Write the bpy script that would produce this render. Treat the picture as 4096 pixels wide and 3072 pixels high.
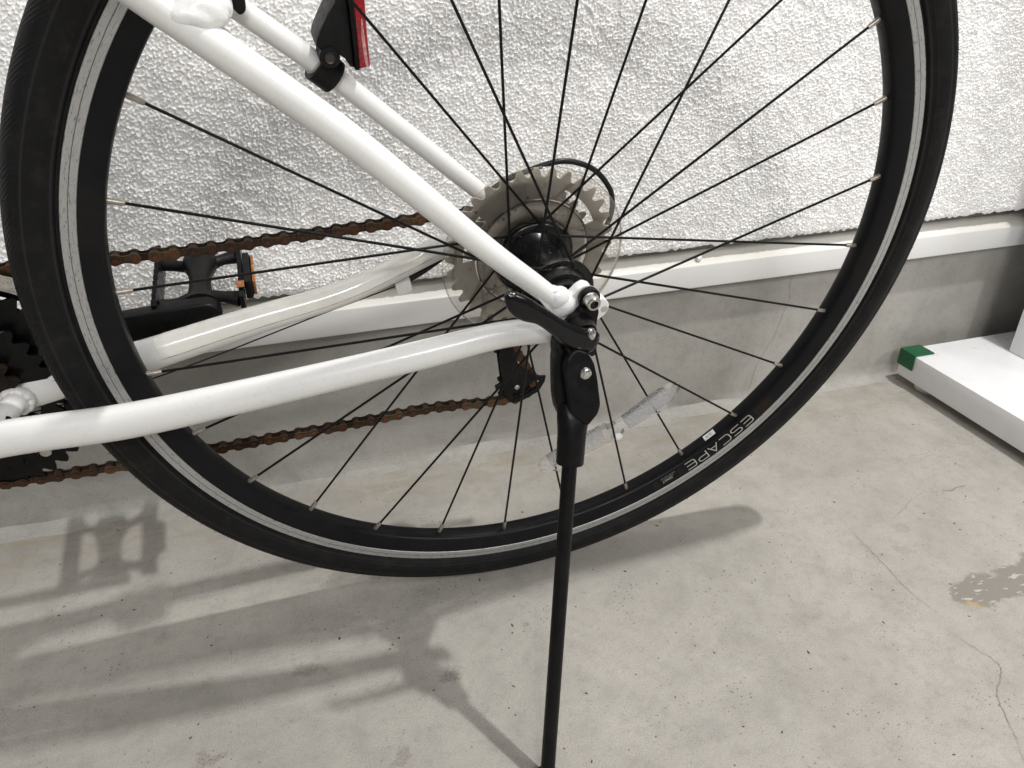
import bpy, bmesh, math, random
import numpy as np
from mathutils import Vector, Matrix, Euler
random.seed(7); rng = np.random.default_rng(11)
SC = bpy.context.scene
for o in list(bpy.data.objects): bpy.data.objects.remove(o)
COL = SC.collection
R = math.radians; PI = math.pi

# ------------------------------------------------------------------ camera
cam = bpy.data.cameras.new('camera'); camo = bpy.data.objects.new('camera', cam); COL.objects.link(camo)
right = Vector((.95361, -.30104, .00064)); down = Vector((-.14563, -.46316, -.87423)); fwd = Vector((.26347, .83358, -.48551))
camo.matrix_world = Matrix(((right.x, -down.x, -fwd.x, -.18833), (right.y, -down.y, -fwd.y, -.52436), (right.z, -down.z, -fwd.z, .54912), (0, 0, 0, 1)))
cam.sensor_width = 36; cam.lens = 36 * 3096.77 / 4096; cam.clip_start = .01; cam.clip_end = 100
SC.camera = camo
# ------------------------------------------------------------------ world and lamps
w = bpy.data.worlds.new('World'); SC.world = w; w.use_nodes = True
bg = w.node_tree.nodes['Background']; bg.inputs[0].default_value = (.93, .95, 1, 1); bg.inputs[1].default_value = .22
def lamp(name, loc, target, sx, sy, power, col=(1, .983, .958), rz=0):
    l = bpy.data.lights.new(name, 'AREA'); l.shape = 'RECTANGLE'; l.size = sx; l.size_y = sy; l.energy = power; l.color = col
    o = bpy.data.objects.new(name, l); COL.objects.link(o); o.location = loc
    d = Vector(target) - Vector(loc); o.rotation_euler = d.to_track_quat('-Z', 'Y').to_euler(); return o
lamp('ceiling_or_fill_lamp', (.78, -.30, 2.45), (.78, -.30, 0), .045, .07, 41)
lamp('ceiling_or_fill_lamp', (-.80, -3.5, 2.5), (-.2, 0, .2), .80, .25, 40)
lamp('ceiling_or_fill_lamp', (2.3, -2.4, 2.5), (.2, 0, .2), .7, .5, 34)
lamp('ceiling_or_fill_lamp', (.3, -2.6, 2.5), (.2, 0, .2), 1.6, 1.0, 29)  # large soft fill from the front, added to brighten the stucco
SC.view_settings.view_transform = 'Standard'; SC.view_settings.look = 'None'; SC.view_settings.exposure = 0; SC.view_settings.gamma = 1
SC.render.engine = 'CYCLES'; SC.render.resolution_x = 1024; SC.render.resolution_y = 768
SC.cycles.max_bounces = 5; SC.cycles.transparent_max_bounces = 14

# ------------------------------------------------------------------ materials
MATS = {}
class NT:
    def __init__(s, name):
        s.m = bpy.data.materials.new(name); s.m.use_nodes = True; s.t = s.m.node_tree; s.t.nodes.clear()
        s.out = s.n('ShaderNodeOutputMaterial'); s.b = s.n('ShaderNodeBsdfPrincipled'); s.l(s.b, 0, s.out, 0)
        MATS[name] = s.m
    def n(s, t, **k):
        q = s.t.nodes.new(t)
        for a, v in k.items(): setattr(q, a, v)
        return q
    def l(s, a, i, b, j): s.t.links.new(a.outputs[i], b.inputs[j])
    def co(s, kind='Object'):
        if not hasattr(s, 'tc'): s.tc = s.n('ShaderNodeTexCoord')
        return s.tc, kind
    def noise(s, scale, detail=4, rough=.55, kind='Object', stretch=None, dist=0):
        q = s.n('ShaderNodeTexNoise'); q.inputs['Scale'].default_value = scale; q.inputs['Detail'].default_value = detail
        q.inputs['Roughness'].default_value = rough; q.inputs['Distortion'].default_value = dist
        tc, k = s.co(kind)
        if stretch:
            mp = s.n('ShaderNodeMapping'); mp.inputs['Scale'].default_value = stretch; s.l(tc, k, mp, 0); s.l(mp, 0, q, 'Vector')
        else: s.l(tc, k, q, 'Vector')
        return q
    def ramp(s, src, si, stops):
        q = s.n('ShaderNodeValToRGB'); s.l(src, si, q, 0); e = q.color_ramp.elements
        while len(e) < len(stops): e.new(.5)
        for x, (p, c) in zip(e, stops):
            x.position = p; x.color = (c, c, c, 1) if isinstance(c, (int, float)) else tuple(c) + (1,)
        return q
    def mix(s, fac, fi, a, b, blend='MIX'):
        q = s.n('ShaderNodeMix', data_type='RGBA', blend_type=blend)
        if isinstance(fac, (int, float)): q.inputs[0].default_value = fac
        else: s.l(fac, fi, q, 0)
        for x, j in ((a, 6), (b, 7)):
            if isinstance(x, tuple) and not isinstance(x[0], bpy.types.Node): q.inputs[j].default_value = tuple(x) + (1,)
            else: s.l(x[0], x[1], q, j)
        return (q, 2)
    def math(s, op, a, b=None, c=None):
        q = s.n('ShaderNodeMath', operation=op)
        for i, x in enumerate((a, b, c)):
            if x is None: continue
            if isinstance(x, (int, float)): q.inputs[i].default_value = x
            else: s.l(x[0], x[1], q, i)
        return (q, 0)
    def bump(s, src, si, strength, dist, prev=None):
        q = s.n('ShaderNodeBump'); q.inputs['Strength'].default_value = strength; q.inputs['Distance'].default_value = dist
        s.l(src, si, q, 'Height')
        if prev: s.l(prev, 0, q, 'Normal')
        s.l(q, 0, s.b, 'Normal'); return q
    def col(s, x): s.l(x[0], x[1], s.b, 'Base Color')
    def set(s, **k):
        for a, v in k.items(): s.b.inputs[a.replace('_', ' ')].default_value = v
def pm(name, c, rough, metal=0, var=.18, scale=60, bump=0, bscale=400, coat=0, dirt=None, dirtamt=.5, ior=1.45, rvar=.12):
    s = NT(name); nz = s.noise(scale, 5)
    r = s.ramp(nz, 0, [(.3, tuple(x * (1 - var) for x in c)), (.7, tuple(min(1, x * (1 + var)) for x in c))])
    last = (r, 0)
    if dirt:
        n2 = s.noise(scale * .6, 8, .7); d = s.ramp(n2, 0, [(.52, 0.), (.72, dirtamt)]); last = s.mix(d, 0, last, dirt)
    s.col(last); s.set(Metallic=metal, IOR=ior, Coat_Weight=coat, Coat_Roughness=.08)
    if max(c) < .02: s.b.inputs['Specular IOR Level'].default_value = .22 if coat == 0 else .35
    n3 = s.noise(scale * 2.3, 6); rr = s.ramp(n3, 0, [(.3, max(.02, rough - rvar)), (.7, min(1., rough + rvar))]); s.l(rr, 0, s.b, 'Roughness')
    if bump: s.bump(s.noise(bscale, 4), 0, .6, bump)
    return s.m
# painted frame: slightly scuffed white gloss
s = NT('white_paint'); a = s.noise(9, 6, .6); b = s.noise(55, 9, .75, stretch=(1, 1, 4)); c = s.noise(240, 4, .6)
base = s.mix(s.ramp(a, 0, [(.35, 0.), (.7, 1.)]), 0, (.80, .80, .785), (.74, .735, .71))
base = s.mix(s.ramp(s.noise(24, 10, .8), 0, [(.62, 0.), (.70, .30)]), 0, base, (.52, .48, .42))
base = s.mix(s.ramp(b, 0, [(.62, 0.), (.74, .5)]), 0, base, (.40, .35, .28)); s.col(base)
s.l(s.ramp(c, 0, [(.3, .24), (.7, .38)]), 0, s.b, 'Roughness'); s.set(Coat_Weight=.35, Coat_Roughness=.06); s.bump(s.noise(120, 3), 0, .12, .0006)
pm('white_weld', (.78, .78, .765), .28, var=.05, scale=30, coat=.5, bump=.0008, bscale=150)
pm('protect_film', (.84, .83, .78), .25, var=.04, scale=12, coat=.6, dirt=(.45, .37, .27), dirtamt=.35)
pm('film_dirt', (.42, .37, .29), .5, var=.5, scale=120)
pm('white_steel', (.80, .80, .81), .38, var=.03, scale=20, dirt=(.5, .45, .4), dirtamt=.12)
pm('green_plastic', (.004, .085, .03), .42, var=.12, scale=40, dirt=(.03, .14, .055), dirtamt=.4, bump=.0003)
pm('black_gloss', (.0042, .0038, .0046), .18, var=.3, scale=40, coat=.15, bump=.0001, dirt=(.02, .018, .016), dirtamt=.25)
pm('black_satin', (.0040, .0039, .0041), .38, var=.3, scale=60, dirt=(.02, .018, .016), dirtamt=.25, bump=.0001)
pm('black_plastic', (.0085, .0083, .0088), .48, var=.25, scale=80, bump=.0004, bscale=900, dirt=(.03, .027, .024), dirtamt=.3)
pm('black_hub', (.0042, .004, .0043), .30, var=.3, scale=40, coat=.1, dirt=(.014, .012, .011), dirtamt=.5, bump=.0001)
pm('black_spoke', (.006, .0058, .006), .42, var=.3, scale=120)
pm('cable_black', (.014, .014, .014), .35, var=.2, scale=60)
pm('nipple_brass', (.42, .38, .33), .42, metal=.85, var=.25, scale=300, dirt=(.18, .14, .1), dirtamt=.6)
pm('bolt_steel', (.56, .54, .51), .3, metal=1, var=.12, scale=300, dirt=(.25, .2, .15), dirtamt=.4)
pm('cog_steel', (.42, .385, .33), .42, metal=.3, var=.10, scale=70, dirt=(.12, .09, .06), dirtamt=.5, bump=.0001)
pm('tooth_dark', (.06, .05, .045), .5, metal=.5, var=.3, scale=200)
pm('ring_dark', (.018, .013, .009), .6, metal=.3, var=.5, scale=120, dirt=(.06, .035, .015), dirtamt=.6)
pm('rust_plate', (.082, .060, .040), .45, metal=.6, var=.4, scale=260, dirt=(.15, .065, .022), dirtamt=.7, bump=.0004, bscale=900)
pm('rust_inner', (.032, .021, .015), .6, metal=.35, var=.5, scale=260, dirt=(.12, .05, .02), dirtamt=.7, bump=.0004, bscale=900)
pm('rust_pin', (.12, .042, .012), .75, metal=.1, var=.5, scale=400, dirt=(.06, .03, .02), dirtamt=.7)
pm('amber_lens', (.30, .105, .018), .18, var=.55, scale=420, coat=.5, dirt=(.12, .05, .02), dirtamt=.7)
pm('letter_ink', (.46, .45, .41), .4, metal=.2, var=.12, scale=200)
pm('dull_ink', (.24, .24, .24), .5, var=.1, scale=200)
pm('sticker_white', (.78, .78, .76), .4, var=.04, scale=200)
pm('sticker_black', (.03, .03, .03), .5, var=.1, scale=200)
pm('clear_clip', (.72, .72, .7), .3, var=.05, scale=200)
pm('sleeve_grey', (.42, .42, .41), .5, var=.1, scale=150)
for nm in ('rust_plate', 'rust_inner', 'rust_pin'):   # every link has rusted differently
    nt = MATS[nm].node_tree; bs_ = next(n for n in nt.nodes if n.type == 'BSDF_PRINCIPLED'); lk = bs_.inputs['Base Color'].links[0].from_socket
    oi = nt.nodes.new('ShaderNodeObjectInfo'); rr_ = nt.nodes.new('ShaderNodeValToRGB'); nt.links.new(oi.outputs['Random'], rr_.inputs[0])
    e = rr_.color_ramp.elements; e[0].color = (.42, .40, .40, 1); e[1].color = (1.35, 1.28, 1.2, 1); e.new(.55).color = (1, .82, .66, 1)
    mx_ = nt.nodes.new('ShaderNodeMix'); mx_.data_type = 'RGBA'; mx_.blend_type = 'MULTIPLY'; mx_.inputs[0].default_value = 1
    nt.links.new(lk, mx_.inputs[6]); nt.links.new(rr_.outputs[0], mx_.inputs[7]); nt.links.new(mx_.outputs[2], bs_.inputs['Base Color'])
# red lens
s = NT('red_lens'); v = s.n('ShaderNodeTexVoronoi'); v.inputs['Scale'].default_value = 420; tc, k = s.co(); s.l(tc, k, v, 'Vector')
s.col(s.mix(s.ramp(v, 0, [(.1, 0.), (.6, 1.)]), 0, (.52, .004, .014), (.27, .001, .006))); s.set(Roughness=.14, Coat_Weight=.5, Transmission_Weight=.15); s.bump(v, 0, .4, .0006)
pm('red_stripe', (.62, .30, .31), .25, var=.35, scale=500, coat=.4, dirt=(.4, .03, .05), dirtamt=.7)
# clear scuffed polycarbonate
def clear(name, tint, haze, hz, bumpy=0):
    s = NT(name); s.t.nodes.remove(s.b)
    tr = s.n('ShaderNodeBsdfTransparent'); tr.inputs[0].default_value = tint + (1,)
    df = s.n('ShaderNodeBsdfDiffuse'); df.inputs[0].default_value = (.62, .59, .54, 1) if hz == 60 else (1, 1, 1, 1)
    nz = s.noise(hz, 8, .7); rp = s.ramp(nz, 0, [(.35, haze * .5), (.75, haze * 1.7)])
    m1 = s.n('ShaderNodeMixShader'); s.l(rp, 0, m1, 0); s.l(tr, 0, m1, 1); s.l(df, 0, m1, 2)
    gl = s.n('ShaderNodeBsdfGlossy'); gl.inputs['Roughness'].default_value = .07
    fr = s.n('ShaderNodeFresnel'); fr.inputs['IOR'].default_value = 1.5 if hz == 60 else 1.3
    if bumpy:
        vo = s.n('ShaderNodeTexVoronoi'); vo.inputs['Scale'].default_value = bumpy; tc, k = s.co(); s.l(tc, k, vo, 'Vector')
        bp = s.n('ShaderNodeBump'); bp.inputs['Strength'].default_value = 1; bp.inputs['Distance'].default_value = .0006; s.l(vo, 0, bp, 'Height')
        s.l(bp, 0, gl, 'Normal'); s.l(bp, 0, fr, 'Normal')
    m2 = s.n('ShaderNodeMixShader'); s.l(fr, 0, m2, 0); s.l(m1, 0, m2, 1); s.l(gl, 0, m2, 2); s.l(m2, 0, s.out, 0)
clear('clear_disc', (.965, .955, .935), .055, 60)
clear('clear_reflector', (.985, .985, .99), .07, 25, 0)
clear('clear_prism', (.975, .98, .985), .24, 900, 700)
# rim: black anodised, brake track: worn aluminium
pm('rim_black', (.0048, .0048, .006), .40, var=.22, scale=30, dirt=(.02, .017, .014), dirtamt=.4)
s = NT('brake_track'); tc, k = s.co('UV'); sp = s.n('ShaderNodeSeparateXYZ'); s.l(tc, 'UV', sp, 0)
n1 = s.noise(1, 6, .7, kind='UV', stretch=(260, 26, 1)); n2 = s.noise(1, 5, .6, kind='UV', stretch=(420, 9, 1))
bs = s.mix(s.ramp(n1, 0, [(.3, 0.), (.7, 1.)]), 0, (.40, .40, .395), (.58, .58, .57))
bs = s.mix(s.ramp(n2, 0, [(.56, 0.), (.66, .8)]), 0, bs, (.12, .12, .125))
n3 = s.noise(1, 3, .6, kind='UV', stretch=(150, 2, 1))
gd = s.math('ABSOLUTE', s.math('SUBTRACT', (sp, 1), s.math('ADD', .50, s.math('MULTIPLY', s.math('SUBTRACT', (n3, 0), .5), .10))))
gm = s.math('LESS_THAN', gd, .03); bs = s.mix(s.math('MULTIPLY', gm[0:2], .8)[0], 0, bs, (.08, .08, .10)); s.col(bs)
s.set(Metallic=.7, Roughness=.5)
# tyre: UV u = turns, v = across (0 far bead, 1 near bead)
s = NT('tyre_rubber'); tc, k = s.co('UV'); sp = s.n('ShaderNodeSeparateXYZ'); s.l(tc, 'UV', sp, 0)
nn = s.noise(1, 6, .6, kind='UV', stretch=(90, 5, 1)); dust = s.noise(70, 8, .7)
bs = s.mix(s.ramp(nn, 0, [(.3, 0.), (.75, 1.)]), 0, (.0040, .0041, .0046), (.0085, .0085, .009))
bs = s.mix(s.ramp(dust, 0, [(.50, 0.), (.75, .6)]), 0, bs, (.026, .0245, .0225)); s.col(bs); s.set(Roughness=.6, IOR=1.4); s.b.inputs['Specular IOR Level'].default_value = .3
sk = s.math('ABSOLUTE', s.math('SUBTRACT', (sp, 1), .5))
ln_ = s.math('ADD', s.math('LESS_THAN', s.math('ABSOLUTE', s.math('SUBTRACT', sk, .252)), .008), s.math('LESS_THAN', s.math('ABSOLUTE', s.math('SUBTRACT', sk, .425)), .007))  # sidewall ridge rings: the light they catch is put into the colour
bs = s.mix(s.math('MULTIPLY', ln_, .35)[0], 0, bs, (.04, .036, .033)); s.col(bs)
ph = s.math('ADD', s.math('MULTIPLY', (sp, 0), 540 * 2 * PI), s.math('MULTIPLY', sk, 208))
wv = s.math('POWER', s.math('MULTIPLY_ADD', s.math('SINE', ph), .5, .5), 3.)
blk = s.math('SINE', s.math('ADD', s.math('MULTIPLY', (sp, 0), 64 * 2 * PI), s.math('MULTIPLY', sk, 12)))
band = s.math('MULTIPLY', s.math('GREATER_THAN', sk, .06), s.math('LESS_THAN', sk, .225))
hgt = s.math('MULTIPLY', s.math('MULTIPLY', wv, band), s.math('GREATER_THAN', blk, -.55))
s.bump(hgt[0], 0, .6, -.0005, s.bump(s.noise(600, 3), 0, .35, .0003))
pm('decal_brown', (.014, .0088, .0058), .5, var=.3, scale=60)
# stucco
s = NT('stucco_white'); a = s.noise(3.5, 5, .6); b = s.noise(420, 5, .7)
bs = s.mix(s.ramp(a, 0, [(.3, 0.), (.7, 1.)]), 0, (.90, .895, .885), (.84, .83, .815))
bs = s.mix(s.ramp(s.noise(120, 8, .75), 0, [(.66, 0.), (.8, .35)]), 0, bs, (.55, .5, .47)); s.col(bs); s.set(Roughness=.75); s.bump(b, 0, .5, .0007)
# flashing and concrete plinth
s = NT('flashing_white'); a = s.noise(14, 8, .7, stretch=(.5, 1, 2)); sp = s.n('ShaderNodeSeparateXYZ'); tc, k = s.co(); s.l(tc, k, sp, 0)
dz = s.math('GREATER_THAN', (sp, 2), .2172); rr = s.ramp(a, 0, [(.3, .15), (.7, .8)])
bs = s.mix(s.math('MULTIPLY', dz, (rr, 0))[0], 0, (.79, .785, .77), (.60, .575, .50))
bs = s.mix(s.ramp(s.noise(90, 8, .75), 0, [(.68, 0.), (.8, .5)]), 0, bs, (.40, .36, .31)); s.col(bs); s.set(Roughness=.42)
def concrete(name, c1, c2, fl):
    s = NT(name); tc, k = s.co()
    big = s.noise(5, 8, .62, dist=.4); mid = s.noise(26, 8, .65); fine = s.noise(520, 5, .7); grit = s.noise(800, 3, .6)
    bs = s.mix(s.ramp(big, 0, [(.28, 0.), (.72, 1.)]), 0, c1, c2)
    bs = s.mix(s.ramp(mid, 0, [(.30, .42), (.52, 0.)]), 0, bs, tuple(x * .68 for x in c1))
    bs = s.mix(s.ramp(s.noise(95, 6, .7), 0, [(.34, .30), (.50, 0.)]), 0, bs, tuple(x * .7 for x in c1))
    bs = s.mix(s.ramp(mid, 0, [(.56, 0.), (.75, .22)]), 0, bs, tuple(min(1, x * 1.25) for x in c2))
    bs = s.mix(s.ramp(grit, 0, [(.34, .5), (.50, 0.)]), 0, bs, tuple(x * .6 for x in c1))
    if fl:
        # pin holes and dark grit
        for sc, th, dens, amt in ((150, .14, .60, .75), (400, .17, .56, .5), (62, .075, .60, .75)):
            v = s.n('ShaderNodeTexVoronoi', voronoi_dimensions='2D'); v.inputs['Scale'].default_value = sc; s.l(tc, k, v, 'Vector')
            d = s.ramp(v, 0, [(th * .6, 1.), (th, 0.)]); msk = s.ramp(s.noise(9 + sc * .05, 4), 0, [(dens - .08, 0.), (dens + .05, 1.)])
            cr = s.n('ShaderNodeSeparateXYZ'); s.l(v, 1, cr, 0)
            pick = s.math('GREATER_THAN', (cr, 0), .55)
            bs = s.mix(s.math('MULTIPLY', s.math('MULTIPLY', (d, 0), (msk, 0)), s.math('MULTIPLY', pick, amt))[0], 0, bs, (.075, .065, .06))
        wp = s.n('ShaderNodeVectorMath', operation='ADD'); nv = s.noise(38, 7, .68); sc_ = s.n('ShaderNodeVectorMath', operation='MULTIPLY_ADD')
        s.l(nv, 1, sc_, 0); sc_.inputs[1].default_value = (.05, .05, .05); sc_.inputs[2].default_value = (-.025, -.025, -.025); s.l(tc, k, wp, 0); s.l(sc_, 0, wp, 1)
        def blob(x, y, rx, ry, ang, edge, warp=True):
            mp = s.n('ShaderNodeMapping', vector_type='TEXTURE'); mp.inputs['Location'].default_value = (x, y, 0); mp.inputs['Rotation'].default_value = (0, 0, R(ang)); mp.inputs['Scale'].default_value = (rx, ry, 1)
            if warp: s.l(wp, 0, mp, 0)
            else: s.l(tc, k, mp, 0)
            ln = s.n('ShaderNodeVectorMath', operation='LENGTH'); s.l(mp, 0, ln, 0)
            return s.ramp(ln, 1, [(1 - edge, 1.), (1., 0.)])
        sk = s.ramp(s.noise(20, 7, .75, stretch=(.35, 2.2, 1), dist=.8), 0, [(.57, 0.), (.70, .30)]); bs = s.mix(sk, 0, bs, (.27, .25, .22))
        sk = s.ramp(s.noise(55, 6, .7, dist=1.2), 0, [(.62, 0.), (.72, .35)]); bs = s.mix(sk, 0, bs, (.30, .275, .245))
        # worn patch where the coating has peeled away
        pk = s.math('MAXIMUM', (blob(.425, -.121, .036, .021, 10, .16), 0), (blob(.485, -.118, .05, .022, 12, .16), 0))
        fl_ = s.ramp(s.noise(75, 4, .5, stretch=(1, 2.6, 1)), 0, [(.36, .0), (.40, 1.)])
        pc = s.mix(fl_, 0, (.44, .42, .38), (.215, .195, .168)); bs = s.mix(s.math('MULTIPLY', pk, .9)[0], 0, bs, pc)
        bs = s.mix(s.math('MULTIPLY', (blob(.405, -.134, .012, .006, -30, .8), 0), .8)[0], 0, bs, (.52, .33, .10))
        # small scuffs of bare grit
        g = s.ramp(s.noise(620, 4, .7), 0, [(.36, 1.), (.60, .25)])
        for x, y, rr_, am in ((-.094, -.062, .013, .75), (-.217, -.020, .013, .6), (-.300, -.083, .012, .6), (-.017, -.028, .0042, .6), (-.153, -.125, .010, .5), (.418, -.018, .012, .25), (.395, -.05, .010, .3), (.23, .16, .05, .16), (.12, .10, .07, .12)):
            bs = s.mix(s.math('MULTIPLY', s.math('MULTIPLY', (blob(x, y, rr_, rr_ * .8, 20, .4, rr_ > .008), 0), (g, 0)), am)[0], 0, bs, (.13, .105, .085))
        # tan dirt gathered along the foot of the wall
        sp = s.n('ShaderNodeSeparateXYZ'); s.l(tc, k, sp, 0)
        near = s.ramp(s.math('SUBTRACT', (sp, 1), .0)[0], 0, [(.17, 0.), (.235, 1.)])
        dn = s.ramp(s.noise(30, 8, .7, stretch=(.45, 2, 1)), 0, [(.46, 0.), (.66, .75)])
        bs = s.mix(s.math('MULTIPLY', (near, 0), (dn, 0))[0], 0, bs, (.30, .255, .185))
    s.col(bs); s.set(Roughness=.62, IOR=1.4)
    s.l(s.ramp(mid, 0, [(.3, .5), (.7, .75)]), 0, s.b, 'Roughness')
    p = s.bump(fine, 0, .55, .0009); s.bump(mid, 0, .35, .003, p)
    return s
concrete('floor_concrete', (.33, .312, .281), (.43, .406, .366), True)
concrete('plinth_concrete', (.33, .318, .29), (.39, .377, .348), False)
pm('crack_dark', (.24, .22, .195), .8, var=.3, scale=200)
pm('grit_brown', (.085, .06, .045), .8, var=.6, scale=30)
pm('hair_dark', (.06, .05, .045), .8, var=.3, scale=200)

# ------------------------------------------------------------------ mesh helpers
def obj(name, me, parent=None, loc=None):
    o = bpy.data.objects.new(name, me); COL.objects.link(o)
    if parent: o.parent = parent
    if loc: o.location = loc
    return o
def empty(name, parent=None, loc=(0, 0, 0)):
    o = bpy.data.objects.new(name, None); COL.objects.link(o); o.location = loc; o.empty_display_size = .05
    if parent: o.parent = parent
    return o
def mk(name, vs, fs, mat, smooth=True, angle=40, mats=None, mi=None):
    me = bpy.data.meshes.new(name); me.from_pydata([tuple(v) for v in vs], [], fs)
    for m in ([mat] if mats is None else mats): me.materials.append(MATS[m])
    if mi is not None: me.polygons.foreach_set('material_index', mi)
    bm = bmesh.new(); bm.from_mesh(me); bmesh.ops.recalc_face_normals(bm, faces=bm.faces); bm.to_mesh(me); bm.free()
    if smooth: me.shade_smooth(); me.set_sharp_from_angle(angle=R(angle))
    return me
def bmk(name, bm, mat, angle=40, bev=0, segs=2, mats=None):
    if bev:
        es = [e for e in bm.edges if len(e.link_faces) == 2 and e.calc_face_angle(0) > R(30)]
        bmesh.ops.bevel(bm, geom=es, offset=bev, segments=segs, profile=.5, affect='EDGES', clamp_overlap=True)
    bmesh.ops.recalc_face_normals(bm, faces=bm.faces)
    me = bpy.data.meshes.new(name); bm.to_mesh(me); bm.free()
    for m in ([mat] if mats is None else mats): me.materials.append(MATS[m])
    me.shade_smooth(); me.set_sharp_from_angle(angle=R(angle)); return me
def catmull(pts, rad, k=10):
    P = [Vector(p) for p in pts]; n = len(P); out = []; ro = []
    ext = [P[0] * 2 - P[1]] + P + [P[-1] * 2 - P[-2]]; er = [rad[0]] + list(rad) + [rad[-1]]
    for i in range(n - 1):
        a, b, c, d = ext[i:i + 4]; ra, rb, rc, rd = [np.array(x, float) for x in er[i:i + 4]]
        for j in range(k + (i == n - 2)):
            t = j / k; f = lambda a, b, c, d: .5 * ((2 * b) + (c - a) * t + (2 * a - 5 * b + 4 * c - d) * t * t + (3 * b - a - 3 * c + d) * t ** 3)
            out.append(f(a, b, c, d)); ro.append(f(ra, rb, rc, rd))
    return out, ro
def sweep(name, pts, rad, mat, n=20, smooth=True, k=10, caps=True, upv=(0, 1, 0), roundend=0):
    """tube along pts; rad number or (lateral, vertical)"""
    rad = [(r, r) if isinstance(r, (int, float)) else r for r in rad]
    if smooth and len(pts) > 2: P, Q = catmull(pts, rad, k)
    else: P, Q = [Vector(p) for p in pts], rad
    if roundend:
        d = (P[-1] - P[-2]).normalized(); p0 = P[-1]; q0 = Q[-1]
        for a in (30, 55, 75, 88): P.append(p0 + d * roundend * math.sin(R(a))); Q.append((q0[0] * math.cos(R(a)), q0[1] * math.cos(R(a))))
    vs = []; fs = []; U = Vector(upv)
    for i, p in enumerate(P):
        t = (P[min(i + 1, len(P) - 1)] - P[max(i - 1, 0)]).normalized()
        a = (U - t * U.dot(t)).normalized(); b = t.cross(a)
        for j in range(n):
            g = 2 * PI * j / n; vs.append(p + a * (math.cos(g) * Q[i][0]) + b * (math.sin(g) * Q[i][1]))
    for i in range(len(P) - 1):
        for j in range(n): fs.append((i * n + j, i * n + (j + 1) % n, (i + 1) * n + (j + 1) % n, (i + 1) * n + j))
    if caps: fs.append(tuple(range(n))); fs.append(tuple(range((len(P) - 1) * n, len(P) * n)))
    return mk(name, vs, fs, mat)
def lathe(name, prof, mat, n=64, closed=False, uv=False, c=(0, 0, 0), angle=35, a0=0, a1=360):
    """prof = (y, r) list spun round the axle (y axis)"""
    full = abs(a1 - a0) >= 359.9; m = len(prof); N = n if full else n + 1; vs = []; fs = []; uvs = []
    for i in range(N):
        a = R(a0 + (a1 - a0) * i / n)
        for y, r in prof: vs.append((c[0] + r * math.cos(a), c[1] + y, c[2] + r * math.sin(a)))
    L = [0]
    for (y0, r0), (y1, r1) in zip(prof, prof[1:]): L.append(L[-1] + math.hypot(y1 - y0, r1 - r0))
    for i in range(n):
        k = (i + 1) % N
        for j in range(m if closed else m - 1):
            l = (j + 1) % m; fs.append((i * m + j, i * m + l, k * m + l, k * m + j))
            v0, v1 = L[j] / L[-1], (L[l] / L[-1] if l else 1)
            uvs += [(i / n, v0), (i / n, v1), ((i + 1) / n, v1), ((i + 1) / n, v0)]
    me = bpy.data.meshes.new(name); me.from_pydata(vs, [], fs); me.materials.append(MATS[mat])
    if uv:
        l = me.uv_layers.new(); l.data.foreach_set('uv', np.array(uvs, np.float32).ravel())
    else:
        bm = bmesh.new(); bm.from_mesh(me); bmesh.ops.recalc_face_normals(bm, faces=bm.faces); bm.to_mesh(me); bm.free()
    me.shade_smooth(); me.set_sharp_from_angle(angle=R(angle)); return me
def plate(name, out, y0, y1, mat, bev=.0008, segs=2, tilt=None, rnd=0):
    """outline in (x, z), thick from y0 to y1; tilt(x, z) adds to y"""
    bm = bmesh.new(); pts = [Vector((x, 0, z)) for x, z in out]
    if rnd:
        q = []
        n = len(pts)
        for i in range(n):
            a, b, c = pts[i - 1], pts[i], pts[(i + 1) % n]; u = (a - b); v = (c - b); d = min(rnd, u.length * .45, v.length * .45)
            p0 = b + u.normalized() * d; p1 = b + v.normalized() * d
            for t in (0, .25, .5, .75, 1): q.append(p0 * (1 - t) ** 2 + b * 2 * t * (1 - t) + p1 * t * t)
        pts = q
    f = bm.faces.new([bm.verts.new((p.x, y0, p.z)) for p in pts])
    r = bmesh.ops.extrude_face_region(bm, geom=[f]); bmesh.ops.translate(bm, verts=[g for g in r['geom'] if isinstance(g, bmesh.types.BMVert)], vec=(0, y1 - y0, 0))
    if bev:
        es = [e for e in bm.edges if len(e.link_faces) == 2 and any(len(q.verts) > 4 for q in e.link_faces) and e.calc_face_angle(0) > R(60)]
        bmesh.ops.bevel(bm, geom=es, offset=bev, segments=segs, profile=.5, affect='EDGES', clamp_overlap=True)
    bmesh.ops.triangulate(bm, faces=[q for q in bm.faces if len(q.verts) > 4])
    if tilt:
        for v in bm.verts: v.co.y += tilt(v.co.x, v.co.z)
    return bmk(name, bm, mat, 35)
def box(name, lo, hi, mat, bev=.001, segs=2):
    bm = bmesh.new(); bmesh.ops.create_cube(bm, size=1)
    for v in bm.verts: v.co = Vector([lo[i] + (v.co[i] + .5) * (hi[i] - lo[i]) for i in range(3)])
    return bmk(name, bm, mat, 35, bev, segs)
def rod(name, a, b, r, mat, n=12, r2=None):
    return sweep(name, [a, b], [r, r if r2 is None else r2], mat, n, smooth=False, upv=(0, 1, 0) if abs((Vector(b) - Vector(a)).normalized().y) < .9 else (1, 0, 0))
def ycyl(name, x, z, prof, mat, n=28):  # prof (y, r)
    p = [(prof[0][0], 0)] + list(prof) + [(prof[-1][0], 0)]
    return lathe(name, p, mat, n, c=(x, 0, z), angle=30)
def tag(o, label=None, cat=None, kind=None, group=None):
    if label: o['label'] = label
    if cat: o['category'] = cat
    if kind: o['kind'] = kind
    if group: o['group'] = group
    return o

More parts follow.
